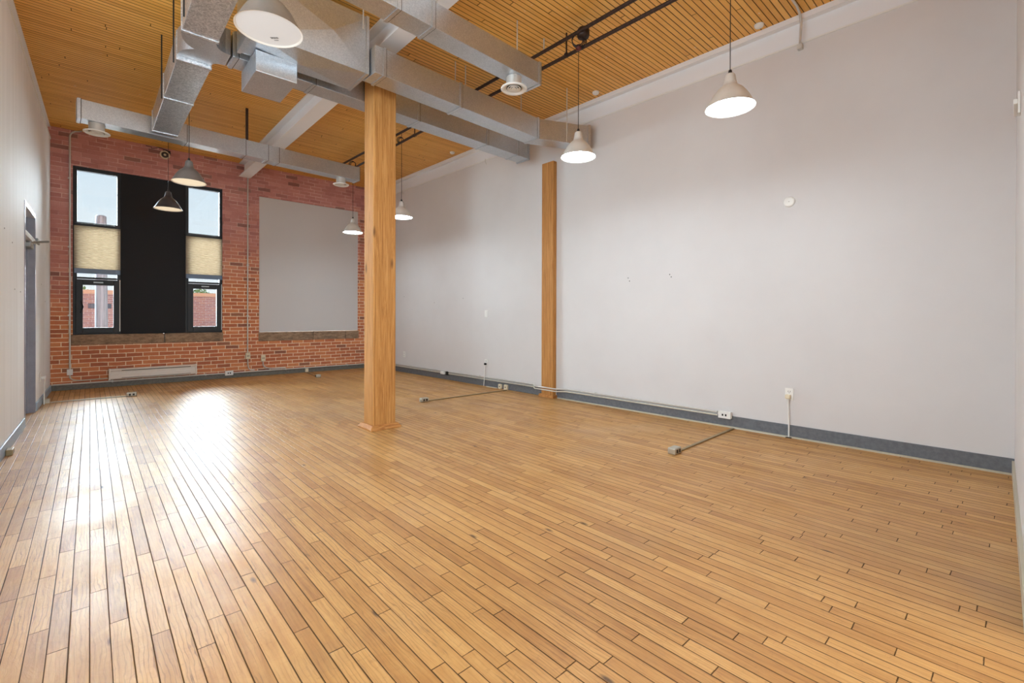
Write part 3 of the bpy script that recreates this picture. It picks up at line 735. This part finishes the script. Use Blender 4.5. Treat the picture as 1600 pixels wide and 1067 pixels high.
MB().tube([(x-.035, y+.004, .388), (x-.032, y, .30), (x-.026, y-.004, .13), (x-.026, y-.004, .004)], .0075, 8).build('cable', 'white_plastic', t)
MB().box(x-.048, x-.03, y-.03, y+.02, 0.0, .008).build('cable_clip', 'slot', t)
t = outlet_wall(6.193, .405, 'white wall outlet with a cord hanging from it, between the two timber posts')
y = 6.193; x = XR(y)
t = thing('plug_cord', 'thin white raceway hanging from the wall outlet between the posts down to the floor', 'cord', (x, y, 0))
MB().hexa([(x-.04,y-.02),(x-.0115,y-.02),(x-.0115,y+.02),(x-.04,y+.02)], .365, .40).build('plug', 'slot', t, bevel=.004)
MB().tube([(x-.03, y, .365), (x-.04, y-.0, .2), (x-.05, y+.01, .004)], .006, 8).build('cable', 'white_plastic', t)
outlet_wall(8.882, .385, 'small dark-faced wall outlet on the grey wall beside the freestanding post')
t = outlet_wall(6.196, 1.249, 'blank white wall plate at switch height on the grey wall', 'wall_switch', 'switch', False)
MB().box(XR(6.196)-.014, XR(6.196)-.0088, 6.186, 6.206, 1.225, 1.273).build('switch_rocker', 'white_plastic', t, bevel=.002)
# round wall disc
y = 1.555; x = XR(y)
t = thing('wall_disc', 'round white cover plate high on the grey wall', 'cover plate', (x, y, 2.355))
MB().lathe([(0,-.018),(.02,-.018),(.038,-.014),(.050,-.009),(.052,-.001)], (x, y, 2.355), 32, 'X').build('disc_cover', 'white_plastic', t)
MB().lathe([(0,-.021),(.006,-.020),(.006,-.017)], (x, y, 2.355), 12, 'X').build('centre_screw', 'conduit', t)
# small holes left by screws
for i, (px_, py_, pz_) in enumerate(((3.38, 0, 1.66), (3.40, 0, 1.70), (2.83, 0, 1.71), (2.81, 0, 1.68), (7.77, 0, 1.47), (6.85, 0, 1.53), (8.9, 0, 1.62))):
    y = px_; x = XR(y)
    tag(MB().lathe([(0, -.003), (.006, -.002), (.007, -.0005)], (x, y, pz_), 10, 'X').build('screw_anchor', 'slot'),
        'tiny dark screw anchor left in the grey wall', 'screw', 'screw anchors left in the grey wall')

# conduits along the baseboard
def rrun(ys, z, off, r, name, mat, label, cat):
    t = thing(name, label, cat, (XR(ys[0])-off, ys[0], z))
    MB().tube([(XR(y)-off, y, z) for y in ys], r, 10).build('conduit_run', mat, t); return t
def jog(y0, y1, off, off2, z):
    pts = []
    for y, o in ((y0, off), (5.05, off), (4.93, off2), (4.52, off2), (4.40, off), (y1, off)): pts.append((XR(y)-o, y, z))
    return pts
t = thing('wall_conduit', 'upper pale conduit along the grey wall above the baseboard, crossing the slim post', 'conduit', (XR(6)-.03, 6, .15))
MB().tube(jog(9.95, 2.25, .022, .125, .152), .0115, 10).build('conduit_run', 'conduit', t)
for y in (8.6, 6.35, 3.9): MB().box(XR(y)-.036, XR(y)-.001, y-.008, y+.008, .136, .168).build('pipe_strap', 'conduit', t)
t = thing('wall_raceway', 'lower cream raceway along the top of the grey baseboard', 'raceway', (XR(6)-.03, 6, .115))
MB().tube(jog(9.95, 2.25, .025, .125, .118), .009, 8).build('raceway_run', 'raceway', t)
def surface_box(y, z, w_, h_, d_, label, mat='white_plastic', holes=2, name='outlet_box'):
    x = XR(y); t = thing(name, label, 'outlet', (x-d_/2, y, z))
    MB().hexa([(x-d_-.016,y-w_/2),(x-.0155,y-w_/2),(x-.0155,y+w_/2),(x-d_-.016,y+w_/2)], z-h_/2, z+h_/2).build('box_body', mat, t, bevel=.004)
    if holes:
        b = MB()
        for i in range(holes):
            yy = y+(i-(holes-1)/2)*.034; b.box(x-d_-.018, x-d_-.0155, yy-.008, yy+.008, z-.011, z+.011)
        pieces(b, 'socket_slot', 'slot', t)
    return t
surface_box(2.16, .135, .135, .075, .045, 'white surface outlet box where the wall conduits end above the nearest baseboard')
surface_box(7.42, .125, .11, .055, .045, 'white surface outlet box on the far stretch of the wall conduit', holes=0)
t = surface_box(7.28, .125, .05, .07, .045, 'dark junction box next to the far white outlet box', 'slot', 0, 'junction_box')
surface_box(5.80, .04, .07, .078, .035, 'left box of the low pair of white outlet boxes between the two posts', 'ivory_plastic', 1)
surface_box(5.66, .042, .075, .084, .035, 'right box of the low pair of white outlet boxes between the two posts', 'ivory_plastic', 1)

# floor raceways with floor boxes
def floor_run(p, q, rmat, blabel, rlabel, box=(.12, .075, .058), wid=.028, slots='near'):
    p, q = Vector(p), Vector(q); d = (q-p).normalized(); n = Vector((-d.y, d.x, 0))
    t = thing('floor_raceway', rlabel, 'raceway', tuple(p))
    MB().bar((p.x, p.y, .0075), (q.x, q.y, .0075), wid, .013).build('raceway_run', rmat, t, bevel=.004)
    L, W, Hh = box; c = q+d*(L/2+.001)
    t = thing('floor_outlet_box', blabel, 'outlet', (c.x, c.y, 0))
    MB().bar((q.x+d.x*.001, q.y+d.y*.001, Hh/2+.0005), (q.x+d.x*L, q.y+d.y*L, Hh/2+.0005), W, Hh).build('box_body', 'box_steel', t, bevel=.012)
    s = -n if (-n).dot(Vector((-c.x, -c.y, 0))) > 0 else n
    b = MB()
    for k_ in (-.022, .022):
        m_ = c+d*k_+s*(W/2+.0005); b.bar((m_.x-d.x*.012, m_.y-d.y*.012, Hh*.52), (m_.x+d.x*.012, m_.y+d.y*.012, Hh*.52), .003, .028)
    pieces(b, 'socket_slot', 'slot', t)
floor_run((5.09, 2.06, 0), (3.86, 2.04, 0), 'floor_raceway', 'metal floor outlet box nearest the camera on the right', 'brass-grey floor raceway reaching out from the baseboard, nearest on the right')
floor_run((4.99, 5.60, 0), (3.53, 5.63, 0), 'floor_raceway', 'metal floor outlet box right of the freestanding post', 'brown floor raceway between the two timber posts')
floor_run((-.40, 8.95, 0), (.40, 8.90, 0), 'raceway', 'metal floor outlet box near the left wall and heater', 'grey floor raceway reaching out from the left wall')
floor_run((3.40, 10.20, 0), (3.30, 9.27, 0), 'floor_raceway', 'small floor outlet box just left of the freestanding post near the brick wall', 'short floor raceway running out from the brick wall', (.08, .09, .06), .02)
o = MB().bar((XR(2.0)-.036, 2.07, .005), (XR(1.55)-.036, 1.56, .005), .014, .01).build('floor_trunking', 'raceway')
tag(o, 'short cream trunking on the floor along the nearest baseboard', 'raceway')
o = MB().bar((XR(6.15)-.04, 6.15, .005), (XR(5.85)-.04, 5.86, .005), .014, .01).build('floor_trunking', 'raceway')
tag(o, 'short cream trunking on the floor along the baseboard between the two posts', 'raceway')

# ------------------------------------------------------------------ brick wall electrics
def yb(x, o): return YB(x)-o
t = thing('wall_conduit', 'long pale conduit along the foot of the brick wall', 'conduit', (2, yb(2, .03), .1))
MB().tube([(XL(10.3)+.03, yb(-.4, .034), .098), (2.0, yb(2, .034), .098), (4.90, yb(4.9, .034), .098)], .013, 10).build('conduit_run', 'conduit', t)
for x in (.28, 1.6, 3.0, 4.3): MB().box(x-.01, x+.01, yb(x, .05), yb(x, .001), .08, .116).build('pipe_strap', 'conduit', t)
t = thing('wall_conduit', 'vertical conduit on the brick wall at the left edge of the windows', 'conduit', (-.235, yb(-.2, .02), 2))
x = -.238; Yc = yb(x, .016)
b = MB(); b.tube([(-.10, Yc-.08, CE-.014)]+[(x+.10*(1-math.sin(a)), Yc-.02*(1-math.sin(a)), CE-.014-.10*(1-math.cos(a))) for a in (0, .4, .8, 1.2, 1.57)]+[(x, Yc, .335)], .0115, 10); b.build('conduit_run', 'conduit', t)
for z in (3.4, 2.3, 1.2): MB().box(x-.025, x+.015, yb(x, .03), yb(x, .001), z-.01, z+.01).build('pipe_strap', 'conduit', t)
t = thing('junction_box', 'small white junction box at the foot of the left brick-wall conduit', 'junction box', (x, Yc, .28))
MB().box(x-.035, x+.035, yb(x, .045), yb(x, .001), .24, .334).build('box_body', 'white_plastic', t, bevel=.004)
MB().tube([(x, Yc, .24)]+bez((x, Yc, .20), (x+.02, Yc, .145), (x+.14, Yc, .142), 6)+[(.222, yb(.2, .016), .150)], .010, 8).build('flexible_conduit', 'raceway', t)
t = thing('wall_conduit', 'vertical conduit on the brick wall between the windows and the pale panel', 'conduit', (2.30, yb(2.3, .02), 2))
MB().tube([(2.30, yb(2.3, .016), 3.915), (2.30, yb(2.3, .016), .472)], .0115, 10).build('conduit_run', 'conduit', t)
for z in (3.2, 2.2, 1.2): MB().box(2.275, 2.325, yb(2.3, .03), yb(2.3, .001), z-.01, z+.01).build('pipe_strap', 'conduit', t)
def brick_box(x, z, label, dx, dz_end):
    t = thing('outlet_box', label, 'outlet', (x, yb(x, .02), z))
    MB().box(x-.04, x+.04, yb(x, .05), yb(x, .001), z-.06, z+.06).build('box_body', 'ivory_plastic', t, bevel=.005)
    b = MB()
    for d_ in (-.012, .012): b.box(x+d_-.005, x+d_+.005, yb(x, .0525), yb(x, .05), z-.012, z+.012)
    pieces(b, 'socket_slot', 'slot', t)
    yy = yb(x, .022); MB().tube([(x, yy, z-.06)]+bez((x, yy, z-.12), (x, yy, dz_end), (x+dx*.6, yy, dz_end), 8)+[(x+dx, yy, dz_end)], .011, 8).build('flexible_conduit', 'conduit', t)
brick_box(2.302, .410, 'ivory outlet box ending the vertical conduit between windows and pale panel', .12, .125)
brick_box(2.575, .352, 'ivory outlet box below the left edge of the pale panel', .42, .128)
t = thing('outlet_box', 'white outlet box on the low conduit, right of the heater', 'outlet', (1.97, yb(2, .05), .10))
MB().box(1.905, 2.04, yb(2, .085), yb(2, .048), .060, .145).build('box_body', 'white_plastic', t, bevel=.004)
b = MB(); [b.box(1.945+d_, 1.965+d_, yb(2, .0875), yb(2, .085), .09, .115) for d_ in (0, .035)]; pieces(b, 'socket_slot', 'slot', t)
o = MB().box(3.38, 3.44, yb(3.4, .07), yb(3.4, .016), .012, .085).build('junction_box', 'ivory_plastic', bevel=.004); tag(o, 'small ivory box low on the brick wall baseboard near the freestanding post', 'junction box')
# baseboard heater
t = thing('baseboard_heater', 'almond electric baseboard heater on the brick wall under the windows', 'heater', (.84, yb(.8, .05), .12))
hx0, hx1 = .235, 1.45; y0, y1 = yb(.8, .105), yb(.8, .006)
pr = [(y1, .125), (y0+.02, .125), (y0, .145), (y0, .205), (y0+.012, .215), (y0+.012, .262), (y0, .272), (y0+.025, .305), (y1, .305)]
n = len(pr); b = MB(); b.add([(hx0, a, c) for a, c in pr]+[(hx1, a, c) for a, c in pr], [tuple(range(n)), tuple(range(2*n-1, n-1, -1))]+[(i, (i+1) % n, n+(i+1) % n, n+i) for i in range(n)])
b.build('heater_body', 'heater', t)
MB().box(hx0+.16, hx1-.09, y0-.002, y0+.013, .268, .283).build('upper_vent', 'heater_dark', t)
MB().box(hx0+.16, hx1-.09, y0-.002, y0+.013, .150, .158).build('lower_vent', 'heater_dark', t)
for a in (hx0-.004, hx1-.02): MB().box(a, a+.024, y0-.004, y1, .122, .308).build('end_cover', 'heater', t, bevel=.004)
# alarm horn high on the brick wall
t = thing('alarm_horn', 'round pale horn fitting on a dark bracket high on the brick wall', 'alarm', (.985, yb(1, .05), 4.0))
cx, cz = .975, 4.03; yy = yb(cx, .0)
MB().box(cx-.02, cx+.09, yy-.05, yy-.001, cz+.05, cz+.11).build('mount_bracket', 'slot', t, bevel=.004)
MB().lathe([(.012,-.05),(.028,-.055),(.035,-.10),(.068,-.13),(.074,-.135),(.070,-.14),(.040,-.125),(0,-.115)], (cx, yy, cz), 28, 'Y').build('horn_bell', 'ivory_plastic', t)
MB().lathe([(.020,-.142),(.052,-.142),(.052,-.139),(.020,-.139)], (cx, yy, cz), 28, 'Y').build('horn_throat', 'joint', t)
MB().lathe([(0,-.01),(.034,-.01),(.034,-.06),(0,-.06)], (cx, yy, cz), 20, 'Y').build('horn_body', 'conduit', t)
t = thing('wall_cable', 'thin dark cable looping up from the horn to the ceiling edge', 'cable', (.9, yy-.01, 4.15))
MB().tube([(.72, yb(.7, .012), CE-.02), (.80, yb(.8, .012), CE-.025), (.80, yb(.8, .012), 4.13), (.90, yb(.9, .02), CE-.01), (1.02, yb(1, .02), 4.15), (1.03, yb(1, .02), 4.09)], .006, 6).build('cable', 'cord', t)

# left wall outlets
y = 8.80; x = XL(y)
t = thing('wall_outlet', 'white outlet with a plug on the left wall beyond the doorway', 'outlet', (x, y, .38))
MB().hexa([(x+.0005,y-.038),(x+.009,y-.038),(x+.0098,y+.038),(x+.0012,y+.038)], .32, .44).build('cover_plate', 'white_plastic', t, bevel=.002)
MB().box(x+.010, x+.055, y-.02, y+.02, .345, .385).build('plug', 'white_plastic', t, bevel=.006)
MB().tube([(x+.045, y, .345), (x+.04, y, .2), (x+.036, y, .004)], .007, 8).build('cable', 'white_plastic', t)
o = MB().box(XL(8.93)+.02, XL(8.93)+.085, 8.90, 9.0, 0.0, .062).build('outlet_box', 'box_steel', bevel=.005); tag(o, 'small metal outlet box at the foot of the left wall where the floor raceway starts', 'outlet')
o = MB().box(XL(5.85)+.016, XL(5.85)+.06, 5.80, 5.92, 0.0, .05).build('outlet_box', 'floor_raceway', bevel=.005); tag(o, 'small brown box on the floor at the far left edge of the picture', 'outlet')
for i, (y, z) in enumerate(((5.9, 1.95), (6.35, 1.88), (6.5, 1.45), (6.9, 1.44), (8.95, 1.62), (9.5, 1.40))):
    x = XL(y); tag(MB().lathe([(0, .003), (.007, .002), (.008, .0005)], (x, y, z), 10, 'X').build('screw_anchor', 'slot'), 'tiny dark screw anchor left in the bright left wall', 'screw', 'screw anchors left in the left wall')
# small white bracket on the near wall
x = 4.10; y = YN(x)
t = thing('wall_bracket', 'small white bracket on the near wall at the right edge of the picture', 'bracket', (x, y, 2.49))
MB().box(x-.02, x+.05, y+.001, y+.012, 2.42, 2.55).build('mount_plate', 'white_plastic', t, bevel=.002)
MB().box(x-.01, x+.25, y+.012, y+.03, 2.48, 2.51).build('arm', 'white_plastic', t, bevel=.003)

# ------------------------------------------------------------------ outside the windows
MB().box(-12, 22, 10.8, 60, -1.3, -1.2).build('ground', 'asphalt', kind='structure')
t = thing('utility_pole', 'weathered wooden utility pole outside the left window', 'pole', (.19, 14, -1.2))
MB().tube([(.20, 14, -1.2), (.185, 14, 3.36), (.185, 14, 3.44), (.185, 14, 3.46)], [.125, .098, .096, .07], 20).build('pole_shaft', 'pole', t)
b = MB(); b.box(.10, .27, 13.89, 13.91, 3.05, 3.12); b.build('pole_band', 'slot', t)
t = thing('brick_building', 'low brick building with a terracotta coping across the street', 'building', (3, 24, -1.2))
MB().box(-6, 13, 22, 30, -1.2, 1.96).build('building_wall', 'brick_out', t)
MB().box(-6.1, 13.1, 21.9, 30.1, 1.96, 2.10).build('coping', 'coping', t)
for x in (-.05, 4.02): MB().box(x, x+.62, 21.96, 21.99, 1.45, 1.62).build('building_window', 'dark_glass', t)
def tree(x, y, zt, r, label):
    t = thing('street_tree', label, 'tree', (x, y, -1.2))
    MB().tube([(x, y, -1.2), (x+.1, y, zt-r)], [.16, .08], 8).build('trunk', 'pole', t)
    random.seed(int(x*10)+5); b = MB()
    for i in range(1500):
        d = Vector((random.gauss(0, 1), random.gauss(0, 1), random.gauss(0, .7))).normalized()*r*random.random()**.35
        c = Vector((x, y, zt-r*.75))+d; u = Vector((random.gauss(0,1), random.gauss(0,1), random.gauss(0,1))).normalized(); v = u.orthogonal().normalized(); s = random.uniform(.06, .13)
        b.add([c+u*s, c+v*s*.6, c-u*s, c-v*s*.6], [(0, 1, 2, 3)])
    b.build('foliage', 'leaf', t)
tree(4.75, 32.5, 2.62, .8, 'leafy tree behind the street building, seen in the right window')
tree(-.75, 32.5, 2.72, .8, 'leafy tree behind the street building, seen in the left window')
b = MB(); b.tube([(-8, 14, 1.9)]+[(-8+i*1.6, 14+i*.2, 2.02+.02*abs(i-6)) for i in range(1, 13)]+[(13, 16.5, 2.9)], .012, 6)
tag(b.build('overhead_cable', 'cord'), 'thin dark overhead cable crossing behind the left window gap', 'cable')
